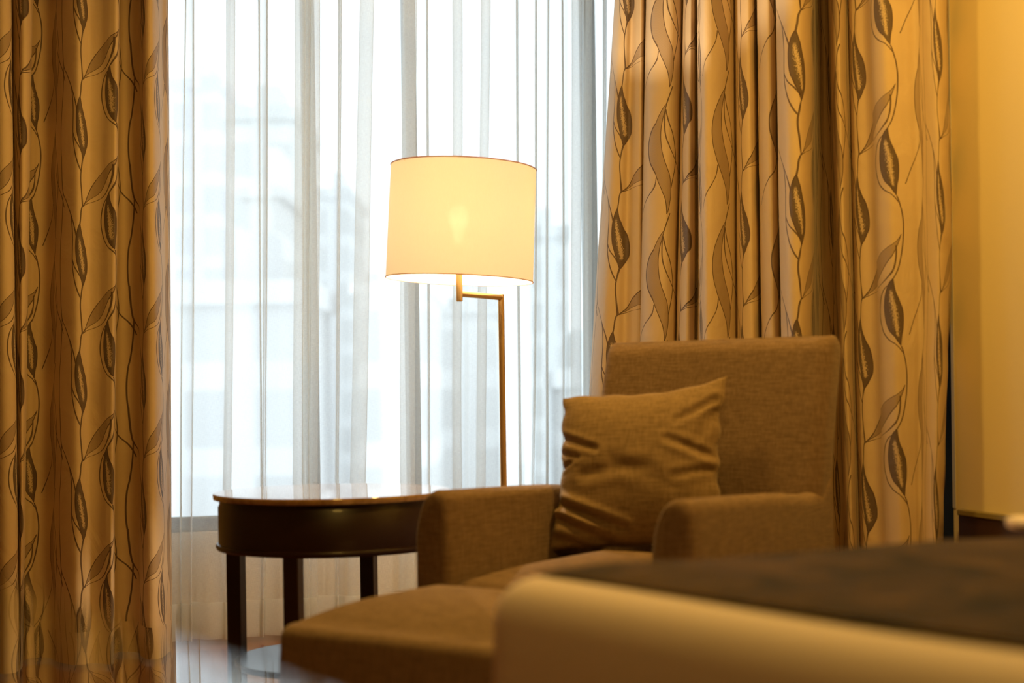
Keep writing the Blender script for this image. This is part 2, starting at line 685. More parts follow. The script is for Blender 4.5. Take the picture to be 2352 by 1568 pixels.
struct('floor', box_me(XL - 0.1, 2.9, YB - 0.1, WALL_Y + 0.2, -0.1, 0.0), MAT['floor'])
struct('ceiling', box_me(XL - 0.1, 2.9, YB - 0.1, WALL_Y + 0.2, CEIL, CEIL + 0.1), MAT['ceiling'])
struct('wall_left', box_me(XL - 0.1, XL, YB, WALL_Y, 0, CEIL), MAT['brown_wall'])
struct('wall_rear', box_me(XL, XR, YB - 0.1, YB, 0, CEIL), MAT['brown_wall'])
struct('wall_right', box_me(XR, XR + 0.12, YB, RY, 0, CEIL), MAT['wall'])
# added slanting wall behind the right drape, black so the gap stays in shade
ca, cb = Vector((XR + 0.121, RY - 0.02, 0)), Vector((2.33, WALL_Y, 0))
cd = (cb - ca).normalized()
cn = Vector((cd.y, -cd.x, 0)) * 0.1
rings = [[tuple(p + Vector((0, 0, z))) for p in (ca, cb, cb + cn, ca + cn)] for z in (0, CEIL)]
struct('wall_gap_shade', loft(rings), MAT['black'])
# window wall with its opening
WX0, WX1, WZ0, WZ1 = -0.9, 2.30, 0.378, 2.5
bm = bmesh.new()
for a in ((XL, WX0, 0, CEIL), (WX1, 2.9, 0, CEIL), (WX0, WX1, 0, WZ0), (WX0, WX1, WZ1, CEIL)):
    t = box_me(a[0], a[1], WALL_Y, WALL_Y + 0.2, a[2], a[3])
    bm.from_mesh(t)
me = bpy.data.meshes.new('wall_window')
bm.to_mesh(me)
bm.free()
struct('wall_window', me, MAT['white_wall'])

# window: frame, mullions, panes
win = empty('window_1', ((WX0 + WX1) / 2, WALL_Y + 0.06, WZ0))
win['kind'] = 'structure'


def wbox(name, x0, x1, z0, z1, y0=WALL_Y + 0.02, y1=WALL_Y + 0.09, mat='frame'):
    me = box_me(x0 - win.location.x, x1 - win.location.x, y0 - win.location.y, y1 - win.location.y, z0 - WZ0, z1 - WZ0, 0.003 if mat == 'frame' else 0)
    return link(name, me, MAT[mat], win, smooth_=False)


wbox('window_frame_rail', WX0, WX1, WZ0, WZ0 + 0.05)
wbox('window_frame_rail', WX0, WX1, WZ1 - 0.05, WZ1)
mull = []
for px in (480, 709, 941, 1122, 1352):
    x, _ = on_plane_y(px, 300, WALL_Y + 0.05)
    mull.append(x)
mull = [WX0 + 0.03] + [m for m in (mull[1], mull[2], mull[4])] + [WX1 - 0.03]
for x in mull:
    wbox('window_mullion', x - 0.022, x + 0.022, WZ0 + 0.05, WZ1 - 0.05)
for a, b_ in zip(mull[:-1], mull[1:]):
    wbox('window_pane', a + 0.022, b_ - 0.022, WZ0 + 0.05, WZ1 - 0.05, WALL_Y + 0.05, WALL_Y + 0.056, 'glass')
struct('window_sill', box_me(WX0, WX1, WALL_Y - 0.012, WALL_Y + 0.02, WZ0 + 0.046, WZ0 + 0.056, 0.002), MAT['frame'])

# dark timber dado on the right wall, with a pale cap
struct('trim_1', box_me(XR - 0.018, XR, YB, RY - 0.05, 0.0, 0.512), MAT['panel_wood'])
struct('trim_2', box_me(XR - 0.024, XR, YB, RY - 0.05, 0.512, 0.528, 0.003), simple('olive_cap_strip', (0.22, 0.17, 0.06), 0.5))
struct('trim_3', box_me(XR - 0.002, XR + 0.004, RY - 0.012, RY + 0.002, 0.528, CEIL), MAT['metal_trim'])

# ------------------------------------------------------------------ city beyond the window
CITY = [  # px left, px right, roof row, distance, depth, colour, label
    (520, 672, 275, 95, 12, (0.78, 0.79, 0.79), 'tall pale grey tower faintly seen through the sheer, left of the lamp'),
    (392, 505, 205, 114, 12, (0.84, 0.85, 0.9), 'very pale high tower by the left curtain edge, behind the grey one'),
    (560, 640, 455, 70, 12, (0.83, 0.82, 0.81), 'warm white narrow block standing before the grey tower'),
    (395, 700, 700, 55, 8, (0.78, 0.78, 0.79), 'low grey block along the bottom left of the window'),
    (726, 800, 455, 130, 15, (0.79, 0.8, 0.81), 'slim blue-grey tower just right of the thick grey sheer fold'),
    (820, 985, 675, 60, 10, (0.95, 0.95, 0.95), 'bright white block left of the lamp pole, below the shade'),
    (1222, 1300, 545, 110, 20, (0.77, 0.79, 0.8), 'blue-grey tower right of the lampshade'),
    (1010, 1140, 720, 80, 20, (0.83, 0.83, 0.83), 'pale block directly behind the lamp arm'),
    (1290, 1420, 890, 70, 20, (0.81, 0.82, 0.83), 'low pale block beside the right curtain edge'),
]


def build_city():
    for px0, px1, top, Z, dep, col, lab in CITY:
        m, nt, b = new_mat('facade')
        b.inputs['Roughness'].default_value = 0.9
        br = N(nt, 'ShaderNodeTexBrick')
        nt.links.new(mapping(nt, tc(nt), (1, 1, 1), (PI / 2, 0, 0)), br.inputs['Vector'])
        br.offset = 0
        br.inputs['Scale'].default_value = 1
        br.inputs['Brick Width'].default_value = 2.6
        br.inputs['Row Height'].default_value = 3.2
        br.inputs['Mortar Size'].default_value = 0.55
        br.inputs['Color1'].default_value = (*[c * 0.8 for c in col], 1)
        br.inputs['Color2'].default_value = (*[c * 0.88 for c in col], 1)
        br.inputs['Mortar'].default_value = (*col, 1)
        nt.links.new(br.outputs['Color'], b.inputs['Base Color'])
        a, c_ = at(px0, top, Z), at(px1, top, Z)
        w = (c_ - a).length
        mid = (a + c_) / 2
        o = empty('tower_block', (mid.x, mid.y, -24), -PSI)
        tag(o, lab, 'building', 'buildings beyond the window')
        h = mid.z + 24
        link('facade', box_me(-w / 2, w / 2, 0, dep, 0, h), m, o, smooth_=False)
        link('roof_parapet', box_me(-w / 2 - 0.3, w / 2 + 0.3, -0.3, dep + 0.3, h, h + 0.9), m, o, smooth_=False)
        link('rooftop_plant_room', box_me(-w / 5, w / 6, dep * 0.3, dep * 0.7, h + 0.9, h + 3.0), m, o, smooth_=False)
    g = link('ground', mesh_from([(-300, 10, -24), (400, 10, -24), (400, 500, -24), (-300, 500, -24)], [(0, 1, 2, 3)]),
             simple('pale_city_ground', (0.85, 0.86, 0.86), 1.0), smooth_=False)
    g['kind'] = 'structure'


build_city()

# ------------------------------------------------------------------ curtains
def catmull(P, seg):
    P = np.array(P, float)
    out = []
    n = len(P)
    for i in range(n - 1):
        p0 = P[max(i - 1, 0)]
        p1, p2 = P[i], P[i + 1]
        p3 = P[min(i + 2, n - 1)]
        for k in range(seg):
            t = k / seg
            out.append(0.5 * ((2 * p1) + (-p0 + p2) * t + (2 * p0 - 5 * p1 + 4 * p2 - p3) * t * t + (-p0 + 3 * p1 - 3 * p2 + p3) * t ** 3))
    out.append(P[-1])
    return np.array(out)


def drape(prof, yplane, z_top, z_bot, row_a, row_b, seg=8, nz=160, sway=None):
    """prof: (px at row_a, px at row_b, depth towards the room). Returns grid of points (nz+1, n, 3) and u."""
    A, Bq = [], []
    for pa, pb, d in prof:
        if callable(yplane):
            zz = yplane((pa + pb) / 2) - d * 1.4
            A.append(tuple(at(pa, row_a, zz)))
            Bq.append(tuple(at(pb, row_b, zz)))
            continue
        xa, za = on_plane_y(pa, row_a, yplane - d)
        xb, zb = on_plane_y(pb, row_b, yplane - d)
        A.append((xa, yplane - d, za))
        Bq.append((xb, yplane - d, zb))
    A, Bq = catmull(A, seg), catmull(Bq, seg)
    mid = (A + Bq) / 2
    u = np.concatenate([[0], np.cumsum(np.hypot(np.diff(mid[:, 0]), np.diff(mid[:, 1])))])
    Z = np.linspace(z_top, z_bot, nz + 1)
    grid = np.zeros((nz + 1, len(A), 3))
    for i, z in enumerate(Z):
        t = (A[:, 2] - z) / (A[:, 2] - Bq[:, 2])
        t = np.clip(t, -0.2, 1.5)[:, None]
        p = A * (1 - t) + Bq * t
        grid[i, :, 0] = p[:, 0]
        grid[i, :, 1] = p[:, 1]
        grid[i, :, 2] = z
    if sway is not None:
        dx, dy = sway(u[None, :], Z[:, None])
        grid[:, :, 0] += dx
        grid[:, :, 1] += dy
    return grid, u, Z


def grid_mesh(name, grid, u, Z, mat, parent=None):
    nr, nc = grid.shape[:2]
    me = bpy.data.meshes.new(name)
    me.vertices.add(nr * nc)
    me.vertices.foreach_set('co', grid.reshape(-1))
    i, j = np.meshgrid(np.arange(nr - 1), np.arange(nc - 1), indexing='ij')
    a = (i * nc + j).ravel()
    quads = np.stack([a, a + nc, a + nc + 1, a + 1], 1).astype(np.int32)
    nf = len(quads)
    me.loops.add(nf * 4)
    me.loops.foreach_set('vertex_index', quads.ravel())
    me.polygons.add(nf)
    me.polygons.foreach_set('loop_start', np.arange(nf, dtype=np.int32) * 4)
    me.polygons.foreach_set('loop_total', np.full(nf, 4, np.int32))
    me.polygons.foreach_set('use_smooth', np.ones(nf, bool))
    me.update(calc_edges=True)
    uvl = me.uv_layers.new(name='fabric')
    UVv = np.stack([np.broadcast_to(u[None, :], (nr, nc)), np.broadcast_to(Z[:, None], (nr, nc))], -1).reshape(-1, 2)
    uvl.data.foreach_set('uv', UVv[quads.ravel()].astype(np.float32).ravel())
    me.materials.append(mat)
    o = bpy.data.objects.new(name, me)
    C.objects.link(o)
    if parent is not None:
        o.parent = parent
    return o


def u_at(prof, u, seg, idx):
    return u[int(idx * seg)]


LEFT_ = [(-640 + 35 * k, -635 + 35 * k, (-.05, .02, .07, .01)[k % 4]) for k in range(14)] + [(-150, -145, -.03), (-120, -110, .06), (-85, -75, .02), (-60, -50, -.05), (-38, -30, .05), (-10, 0, .11), (14, 26, .115), (26, 40, .09), (22, 34, .03), (22, 32, -.01), (34, 38, .045), (52, 46, .08),
        (70, 52, .065), (75, 55, .02), (68, 50, -.03), (82, 70, -.075), (105, 96, -.08), (122, 115, -.06), (136, 128, -.01),
        (155, 148, .03), (176, 172, .06), (192, 192, .058), (208, 206, .05), (232, 226, .058), (254, 246, .08), (270, 258, .085), (275, 263, .05), (268, 256, -.02), (280, 268, -.075),
        (300, 294, -.08), (318, 318, -.06), (322, 324, -.01), (332, 338, .045), (348, 358, .055), (362, 376, .02), (372, 386, -.03), (382, 392, -.05), (387, 396, -.075)]
SEG = 8
LEFT = [(a, b_, d * 1.35) for a, b_, d in LEFT_]


def crinkle(seed, amp):
    r = np.random.default_rng(seed)
    ks = [(r.uniform(3, 10), r.uniform(1.5, 6), r.uniform(0, 6.28), r.uniform(0.3, 1)) for _ in range(10)]

    def f(u, z):
        low = np.clip((1.6 - z) / 1.6, 0, 1) ** 1.2
        s = 0
        for a, b_, ph, w in ks:
            s = s + w * np.sin(a * u * 2 + b_ * z * 2 + ph)
        dy = amp * s * (0.25 + low)
        dx = 0.004 * np.sin(2.1 * z + 3 * u) * low
        return dx, dy
    return f


CY = 5.02


def settle(prof, u_, show, unit, even=()):
    """cloth taken up inside the tucks, so that each shown fold carries its own part of the repeat"""
    P = np.array([(p[0], p[1]) for p in prof], float)
    ks = [int(np.argmin(np.abs(P[:, 0] - a[0][0]) + 0.6 * np.abs(P[:, 1] - a[0][1]))) * SEG for a in show]
    extra = np.zeros_like(u_)
    for n_ in range(1, len(show)):
        k0, k1 = ks[n_ - 1], ks[n_]
        need = (show[n_][1] - show[n_ - 1][1]) * unit - (u_[k1] - u_[k0])
        yy = np.array([-prof[min(int(round(q / SEG)), len(prof) - 1)][2] for q in range(k0, k1)])
        w_ = np.zeros_like(u_)
        w_[k0 + 1:k1 + 1] = np.diff(u_)[k0:k1] if (n_ in even or need < 0) else np.exp(yy * 60)
        extra += need * np.cumsum(w_) / w_.sum()
    return u_ + extra, ks[0]


g, u, Z = drape(LEFT, CY, CEIL - 0.02, 0.015, 0, 1250, SEG, 220, crinkle(3, 0.0012))
SHOWL = [((52, 46), 380), ((82, 70), 680), ((136, 128), 1150), ((192, 192), 1560), ((254, 246), 1865), ((332, 338), 2800)]
u, kL = settle(LEFT, u, SHOWL, UNIT, (1, 2, 3, 4, 5))
lm = vine_mat('amber_vine_jacquard_left', u[kL] - 380 * UNIT, 2.055)
cl = empty('drape', (0.0, CY, 0))
tag(cl, 'amber drape with leafy vine pattern hanging left of the window', 'curtain', 'patterned drapes')


def rel(grid, o):
    gg = grid.copy()
    gg -= np.array(o.location)
    return gg


grid_mesh('curtain_panel', rel(g, cl), u, Z, lm, cl)
# stitched hem band: the turned-up cloth, a little proud of the panel
hem_z = np.linspace(0.115, 0.012, 10)
gh, uh, zh = drape(LEFT, CY - 0.0035, 0.115, 0.012, 0, 1250, SEG, 10, crinkle(3, 0.0012))
grid_mesh('hem', rel(gh, cl), uh, zh, lm, cl)

RIGHT = [(1412, 1352, -.06), (1413, 1358, -.02), (1424, 1380, .025), (1440, 1410, .03), (1452, 1432, .015), (1464, 1452, .03), (1474, 1470, .035), (1482, 1478, .005), (1492, 1486, -.025), (1500, 1492, -.045), (1496, 1486, -.05), (1486, 1474, -.02),
         (1484, 1468, .03), (1492, 1476, .075), (1512, 1496, .095), (1540, 1522, .07), (1560, 1542, .02), (1569, 1552, -.02), (1570, 1552, .0), (1575, 1560, .035), (1586, 1578, .045), (1595, 1594, .01), (1600, 1600, -.03), (1603, 1604, -.01),
         (1601, 1608, .03), (1604, 1610, .07), (1618, 1622, .105), (1645, 1648, .08), (1672, 1676, .03), (1688, 1694, -.02), (1690, 1696, -.0), (1702, 1708, .03), (1720, 1730, .03), (1734, 1746, -.01), (1741, 1753, -.05), (1738, 1750, 0.0), (1746, 1760, .04),
         (1764, 1778, .05), (1780, 1792, .02), (1788, 1800, -.02), (1782, 1795, .04), (1786, 1798, .09), (1806, 1816, .125), (1838, 1840, .11), (1860, 1860, .06), (1870, 1870, .0), (1874, 1876, -.08), (1882, 1888, -.13), (1892, 1904, -.15), (1902, 1922, -.13), (1903, 1930, -.05),
         (1908, 1934, .01), (1922, 1946, .045), (1938, 1958, .02), (1948, 1968, -.02), (1950, 1970, .005), (1964, 1984, .02), (1984, 2008, .015), (1996, 2022, .025), (1997, 2024, .05), (2006, 2036, .07), (2026, 2058, .078), (2050, 2080, .068),
         (2078, 2098, .055), (2104, 2114, .045), (2130, 2136, .065), (2150, 2152, .07), (2166, 2162, .045), (2173, 2168, .0), (2175, 2169, -.05)]


def right_sway(u_, z):
    f = crinkle(11, 0.0014)
    dx, dy = f(u_, z)
    # the outer panel bellies towards the wall halfway up
    um = u_.max()
    w = np.clip((u_ - um + 0.45) / 0.45, 0, 1) ** 1.3
    bel = 0.022 * np.exp(-((z - 1.25) / 0.45) ** 2)
    flare = 0.0
    # crumples
    s = 0
    for (zz, a, b_) in ((1.95, 22, 9), (1.6, -26, 11), (1.3, 30, -14), (0.95, -18, 16), (0.6, 24, 13)):
        s = s + np.sin((z - zz) * 30 + u_ * a * 0.5) * np.exp(-((z - zz) / 0.09) ** 2)
    return dx + w * bel + flare, dy + 0.0035 * w * s


def right_depth(px):
    return float(np.interp(px, [1350, 1430, 1510, 1620, 1850, 1960, 2030, 2180], [4.98, 4.95, 4.90, 4.65, 4.32, 4.25, 4.13, 4.02]))


gr, ur, Zr = drape(RIGHT, right_depth, CEIL - 0.02, 0.015, 0, 900, SEG, 220, right_sway)
UR = 0.00038
# cloth hidden in the deep tucks: (profile point on show, pattern position there); slack goes into the tuck before it
SHOW = [((1440, 1410), 345), ((1518, 1502), 951), ((1580, 1566), 1545), ((1604, 1610), 1810),
        ((1645, 1648), 2151), ((1706, 1712), 2745), ((1850, 1845), 3945), ((1960, 1980), 6345),
        ((2026, 2058), 6660), ((2104, 2114), 6951), ((2155, 2155), 7545)]
ur, kR = settle(RIGHT, ur, SHOW, UR, (8,))
rm = vine_mat('amber_vine_jacquard_right', ur[kR] - 345 * UR, 2.10, UR)
cr_ = empty('drape', (2.1, 4.25, 0))
tag(cr_, 'amber drape with leafy vine pattern gathered behind the armchair', 'curtain', 'patterned drapes')
grid_mesh('curtain_panel', rel(gr, cr_), ur, Zr, rm, cr_)
gh, uh, zh = drape(RIGHT, lambda p: right_depth(p) - 0.0035, 0.115, 0.012, 0, 900, SEG, 10, None)
grid_mesh('hem', rel(gh, cr_), uh, zh, rm, cr_)

# sheer: S-folds where the voile lies three deep
bands = [(424, 414, 3), (444, 440, 3), (520, 514, 20), (592, 600, 4), (613, 607, 3), (677, 672, 24), (700, 694, 14), (716, 710, 20), (776, 772, 8), (826, 806, 34), (924, 918, 34), (980, 982, 5), (1040, 1038, 22),
         (1104, 1094, 22), (1184, 1192, 6), (1230, 1226, 4), (1257, 1255, 4), (1291, 1293, 4), (1312, 1312, 24), (1345, 1342, 16), (1385, 1380, 8)]
SH = [(-620 + 50 * k, -620 + 50 * k, .025 * (-1) ** k) for k in range(10)] + [(-120, -120, 0.0), (-60, -60, .03), (0, 0, -.02), (60, 60, .03), (120, 120, -.02), (180, 180, .03), (240, 240, -.02), (300, 300, .03), (360, 355, 0.0), (392, 388, .015)]
for k, (a, b_, w) in enumerate(bands):
    SH += [(a - 3, b_ - 3, .012), (a + w * .5, b_ + w * .5, .03), (a + w, b_ + w, .026), (a + w * .5, b_ + w * .5, .004), (a, b_, -.014), (a + w * .5, b_ + w * .5, -.028), (a + w + 3, b_ + w + 3, -.018)]
    nx = bands[k + 1][0] if k + 1 < len(bands) else 1500
    nb = bands[k + 1][1] if k + 1 < len(bands) else 1500
    if nx - a - w > 22:
        SH.append(((a + w + nx) / 2, (b_ + w + nb) / 2, .004 + 0.012 * math.sin(k * 2.3)))
SH += [(1440, 1440, .01), (1465, 1465, -.01)]
SY = 5.24


def sheer_sway(u_, z):
    low = np.clip((0.9 - z) / 0.9, 0, 1)
    dx = 0.006 * np.sin(5 * u_ + 1.3 * z) * low + 0.002 * np.sin(23 * u_ + 2.5 * z)
    dy = (0.012 * np.sin(17 * u_ + 0.8 * z) + 0.008 * np.sin(31 * u_ - 1.7 * z)) * low ** 0.7
    return dx, dy


gs, us, Zs = drape(SH, SY, CEIL - 0.02, 0.02, 0, 1100, 5, 120, sheer_sway)
sh = empty('sheer_curtain', (1.2, SY, 0))
tag(sh, 'white translucent sheer curtain hanging across the whole bright window', 'curtain')
grid_mesh('sheer_panel', rel(gs, sh), us, Zs, MAT['sheer'], sh)
# the wavy lower edge and doubled hem
sel = [i for i, z in enumerate(Zs) if z < 0.155]
gh = gs[sel].copy()
gh[:, :, 1] -= 0.004
grid_mesh('hem', rel(gh, sh), us, Zs[sel], MAT['sheer_hem'], sh)

# ------------------------------------------------------------------ floor lamp
def build_lamp():
    Zs_, Zp = 4.25, 4.44
    X, H = ray(1156, 1118)
    px_, _ = ray(1152, 690)
    pole = G(ray(1151, 690)[0] * Zp + 0.0, Zp)
    topz = CAMZ + ray(1151, 683)[1] * Zp
    o = empty('floor_lamp', (pole.x, pole.y, 0), 0)
    tag(o, 'gold floor lamp with lit ivory drum shade standing behind the table', 'lamp')
    R = 0.0095
    link('base', lathe([(0.0, 0.0), (0.135, 0.0), (0.14, 0.004), (0.14, 0.014), (0.136, 0.018), (0.03, 0.02), (0.0, 0.021)], 64), MAT['brass'], o)
    link('pole', tube((0, 0, 0.018), (0, 0, topz + R), R), MAT['brass'], o)
    stub = G(ray(1055, 660)[0] * Zs_, Zs_)
    sx, sy = stub.x - pole.x, stub.y - pole.y
    zs = CAMZ + ray(1056, 673)[1] * Zs_
    link('arm', tube((0, 0, topz), (sx, sy, topz), R * 0.92), MAT['brass'], o)
    cz = (CAMZ + ray(1060, 640)[1] * Zs_ + CAMZ + ray(1060, 388)[1] * Zs_) / 2
    link('lamp_stem', tube((sx, sy, topz - 0.022), (sx, sy, cz - 0.051), R), MAT['brass'], o)
    # shade, tilted a little on its ring
    h = 0.322
    r1, r0 = 0.2085, 0.2115   # top, bottom
    sc = G(ray(1060, 512)[0] * Zs_, Zs_)
    piv = Vector((sc.x - pole.x, sc.y - pole.y, cz))
    tilt = Matrix.Translation(piv) @ Matrix.Rotation(-PSI, 4, 'Z') @ Matrix.Rotation(math.radians(2.9), 4, 'Y')

    def put(me):
        me.transform(tilt)
        return me
    n = 96
    outer = [(r0, -h / 2), (r0 - (r0 - r1) * .33, -h / 6), (r0 - (r0 - r1) * .66, h / 6), (r1, h / 2)]
    rings = []
    for r, z in outer + [(r - 0.0012, z) for r, z in outer[::-1]]:
        rings.append([(r * math.cos(2 * PI * i / n), r * math.sin(2 * PI * i / n), z) for i in range(n)])
    rings.append(rings[0])
    sme = loft(rings, cap=False)
    s = link('lamp_shade', put(sme), MAT['shade'], o)
    for r, z in ((r0, -h / 2), (r1, h / 2)):
        rr = []
        for k in range(8):
            a = 2 * PI * k / 8
            rr.append([((r + 0.0016 * math.cos(a)) * math.cos(2 * PI * i / n), (r + 0.0016 * math.cos(a)) * math.sin(2 * PI * i / n), z + 0.0016 * math.sin(a)) for i in range(n)])
        rr.append(rr[0])
        link('shade_rim', put(loft(rr, cap=False)), MAT['shade_trim'], s)
    # spider that carries the shade, bulb and socket
    sp = bmesh.new()
    for k in range(3):
        a = math.radians(100 + 120 * k)
        sp.from_mesh(tube((0, 0, h / 2 - 0.03), (math.cos(a) * r1, math.sin(a) * r1, h / 2 - 0.004), 0.002, 8, 0.0005))
    me = bpy.data.meshes.new('spider')
    sp.to_mesh(me)
    sp.free()
    link('shade_spider', put(me), MAT['brass'], o)
    link('seam', put(tube((-0.055, r1 - 0.005, -h / 2 + 0.001), (-0.055, r1 - 0.007, h / 2 - 0.002), 0.0012, 6, 0.0003)), MAT['shade_trim'], s)
    bz = cz - 0.005
    bulb_m = bpy.data.materials.new('glowing_bulb')
    bulb_m.use_nodes = True
    bnt = bulb_m.node_tree
    bnt.nodes.clear()
    bo = N(bnt, 'ShaderNodeOutputMaterial')
    ad = N(bnt, 'ShaderNodeAddShader')
    em = N(bnt, 'ShaderNodeEmission')
    em.inputs['Color'].default_value = (1, 0.80, 0.56, 1)
    em.inputs['Strength'].default_value = 6
    tb = N(bnt, 'ShaderNodeBsdfTransparent')
    bnt.links.new(em.outputs[0], ad.inputs[0])
    bnt.links.new(tb.outputs[0], ad.inputs[1])
    bnt.links.new(ad.outputs[0], bo.inputs[0])
    l = bpy.data.lights.new('bulb_filament', 'POINT')
    l.energy = 41
    l.color = (1.0, 0.80, 0.56)
    l.shadow_soft_size = 0.018
    lo = bpy.data.objects.new('bulb_filament', l)
    C.objects.link(lo)
    lo.parent = o
    lo.location = (sx, sy, bz + 0.015)
    prof = [(0.0, bz - 0.045), (0.012, bz - 0.045), (0.014, bz - 0.025), (0.024, bz - 0.005), (0.031, bz + 0.018), (0.029, bz + 0.036), (0.018, bz + 0.052), (0.0, bz + 0.058)]
    link('bulb', lathe(prof, 48, cx=sx, cy=sy), bulb_m, o)
    return o


build_lamp()

# ------------------------------------------------------------------ side table
def build_table():
    X, _ = ray(764, 1119)
    Zc = 3.82
    c = G(X * Zc, Zc)
    o = empty('side_table', (c.x, c.y, 0), -PSI)
    tag(o, 'round dark wood side table with polished marble top beside the armchair', 'table')
    zt = 0.617
    link('table_top', lathe([(0.0, zt - 0.016), (0.299, zt - 0.016), (0.303, zt - 0.0145), (0.3042, zt - 0.009), (0.3045, zt - 0.003), (0.3025, zt), (0.0, zt)], 128), MAT['marble'], o)
    link('apron', lathe([(0.24, zt - 0.130), (0.291, zt - 0.130), (0.2915, zt - 0.034), (0.2885, zt - 0.030), (0.287, zt - 0.014), (0.24, zt - 0.014)], 128), MAT['dark_wood'], o)
    link('apron_moulding', lathe([(0.24, zt - 0.142), (0.294, zt - 0.142), (0.2975, zt - 0.138), (0.2985, zt - 0.133), (0.296, zt - 0.128), (0.291, zt - 0.126), (0.24, zt - 0.126)], 128), MAT['dark_wood'], o)
    a = math.radians(14)
    R = 0.272
    for k in range(4):
        # legs on a square turned 14 degrees
        ang = math.radians(180 - 13.8) + k * PI / 2
        x, y = R * math.cos(ang), R * math.sin(ang)
        w = 0.0195
        rings = []
        for z, s in ((0.0, 0.9), (0.004, 1), (zt - 0.135, 1), (zt - 0.132, 0.98)):
            q = []
            for dx, dy in rrect(2 * w * s, 2 * w * s, 0.002, 2):
                rx = dx * math.cos(-a) - dy * math.sin(-a)
                ry = dx * math.sin(-a) + dy * math.cos(-a)
                q.append((x + rx, y + ry, z))
            rings.append(q)
        link('leg', loft(rings), MAT['dark_wood'], o, smooth_=False)
    zs = 0.192
    link('shelf', lathe([(0.0, zs - 0.016), (0.250, zs - 0.016), (0.254, zs - 0.012), (0.254, zs - 0.003), (0.251, zs), (0.0, zs)], 128), MAT['dark_wood'], o)
    return o


build_table()

# ------------------------------------------------------------------ armchair
TH_C = math.radians(35)


def chair_frame():
    """origin at the front-left floor corner; local x across, local y to the back"""
    o = G(-0.222, 3.25)
    # local x -> (cos, -sin) in (X, Z); local y -> (sin, cos)
    return o, -PSI - TH_C


def build_armchair():
    o0, rz = chair_frame()
    o = empty('armchair', (o0.x, o0.y, 0), rz)
    tag(o, 'taupe linen armchair holding a square cushion, in front of the right drape', 'chair')
    W, D = 0.685, 0.78
    cloth = MAT['chair_cloth']

    def arm(x0, wid, top_f, top_b):
        # cross-section in x,z: bulging left side, full round top
        def sec(y, ins, top):
            zb = 0.085
            pts = []
            t = top - ins
            w0, w1 = x0 + ins, x0 + wid - ins
            r = 0.030
            # up the right side
            for k in range(8):
                z = zb + (t - r - zb) * k / 8
                pts.append((w1 + 0.004 * math.sin(PI * k / 8), y, z))
            for k in range(9):
                a = PI / 2 * k / 8
                pts.append((w1 - r + r * math.cos(a), y, t - r + r * math.sin(a)))
            # left side sweeps down in a long curve
            xm = w1 - r
            hw = xm - w0
            for k in range(1, 15):
                a = PI / 2 * k / 14
                pts.append((xm - hw * math.sin(a) ** 1.0, y, t - 0.125 * (1 - math.cos(a))))
            for k in range(1, 6):
                z = (t - 0.125) + (zb - (t - 0.125)) * k / 5
                pts.append((w0 + 0.0, y, z))
            return pts
        rings = []
        for y, ins in ((0.0, 0.016), (0.003, 0.009), (0.009, 0.003), (0.018, 0.0)):
            rings.append(sec(y, ins, top_f))
        for k in range(1, 17):
            t = k / 16
            y = 0.018 + (D - 0.10) * t
            top = top_f + (top_b - top_f) * (t ** 0.8) + 0.006 * math.sin(PI * t) - (0.004 * math.exp(-((t - 0.78) / 0.08) ** 2))
            top += 0.055 * max(0, (t - 0.9) / 0.1) ** 2
            rings.append(sec(y, 0, top))
        return loft(rings)
    link('armrest', arm(0.0, 0.092, 0.654, 0.628), cloth, o)
    link('armrest', arm(W - 0.092, 0.092, 0.652, 0.622), cloth, o)
    # backrest: leans back, ears at the top corners
    rings = []
    bw = 0.632
    xc = W / 2 + 0.028
    for k in range(25):
        t = k / 24
        z = 0.13 + (0.947 - 0.13) * t
        yc = 0.640 + 0.11 * t ** 1.25 - 0.028 * math.sin(PI * t)
        th = 0.145 - 0.030 * t
        w = bw - 0.010 * math.sin(PI * t) - (0.014 * max(0, t - 0.6) / 0.4)
        e = 0.0
        if t > 0.0:
            pass
        q = []
        for x, y in rrect(w, th, 0.045, 10):
            # wings: the front face is slightly dished between its rolled sides
            dish = 0.018 * (1 - min(1, abs(x) / (w / 2)) ** 4) if y < 0 else 0
            q.append((xc + x, yc + y + dish, z))
        rings.append(q)
    last = rings[-1]
    cx = sum(p[0] for p in last) / len(last)
    cy = sum(p[1] for p in last) / len(last)
    zt = last[0][2]
    for k in range(1, 8):
        a = PI / 2 * k / 7
        rx = 1 - 0.050 * (1 - math.cos(a))
        ry = 1 - 0.72 * (1 - math.cos(a)) ** 0.8
        q = []
        for p in last:
            xx = cx + (p[0] - cx) * rx
            yy = cy + 0.004 * math.sin(a) + (p[1] - cy) * ry
            ear = 0.012 * (abs(p[0] - cx) / (w / 2)) ** 5
            q.append((xx, yy, zt + 0.030 * math.sin(a) + ear * math.sin(a)))
        rings.append(q)
    link('backrest', loft(rings), cloth, o)
    # seat deck under the cushion
    fr = box_me(0.085, W - 0.085, 0.02, 0.60, 0.085, 0.31, 0.012, 3)
    link('seat_frame', fr, cloth, o)
    cm = cushion_me(W - 0.184, 0.575, 0.155, 0.045, 0.04, 0.042)
    cm.transform(Matrix.Translation((W / 2, 0.575 / 2 - 0.004, 0.308)))
    link('seat', cm, cloth, o)
    for x, y in ((0.05, 0.05), (W - 0.05, 0.05), (0.06, D - 0.14), (W - 0.06, D - 0.14)):
        rings = [[(x + a, y + b, z) for a, b in rrect(s, s, 0.004, 2)] for z, s in ((0, 0.03), (0.09, 0.042))]
        link('leg', loft(rings), MAT['dark_wood'], o, smooth_=False)
    return o, W


armchair, CW = build_armchair()


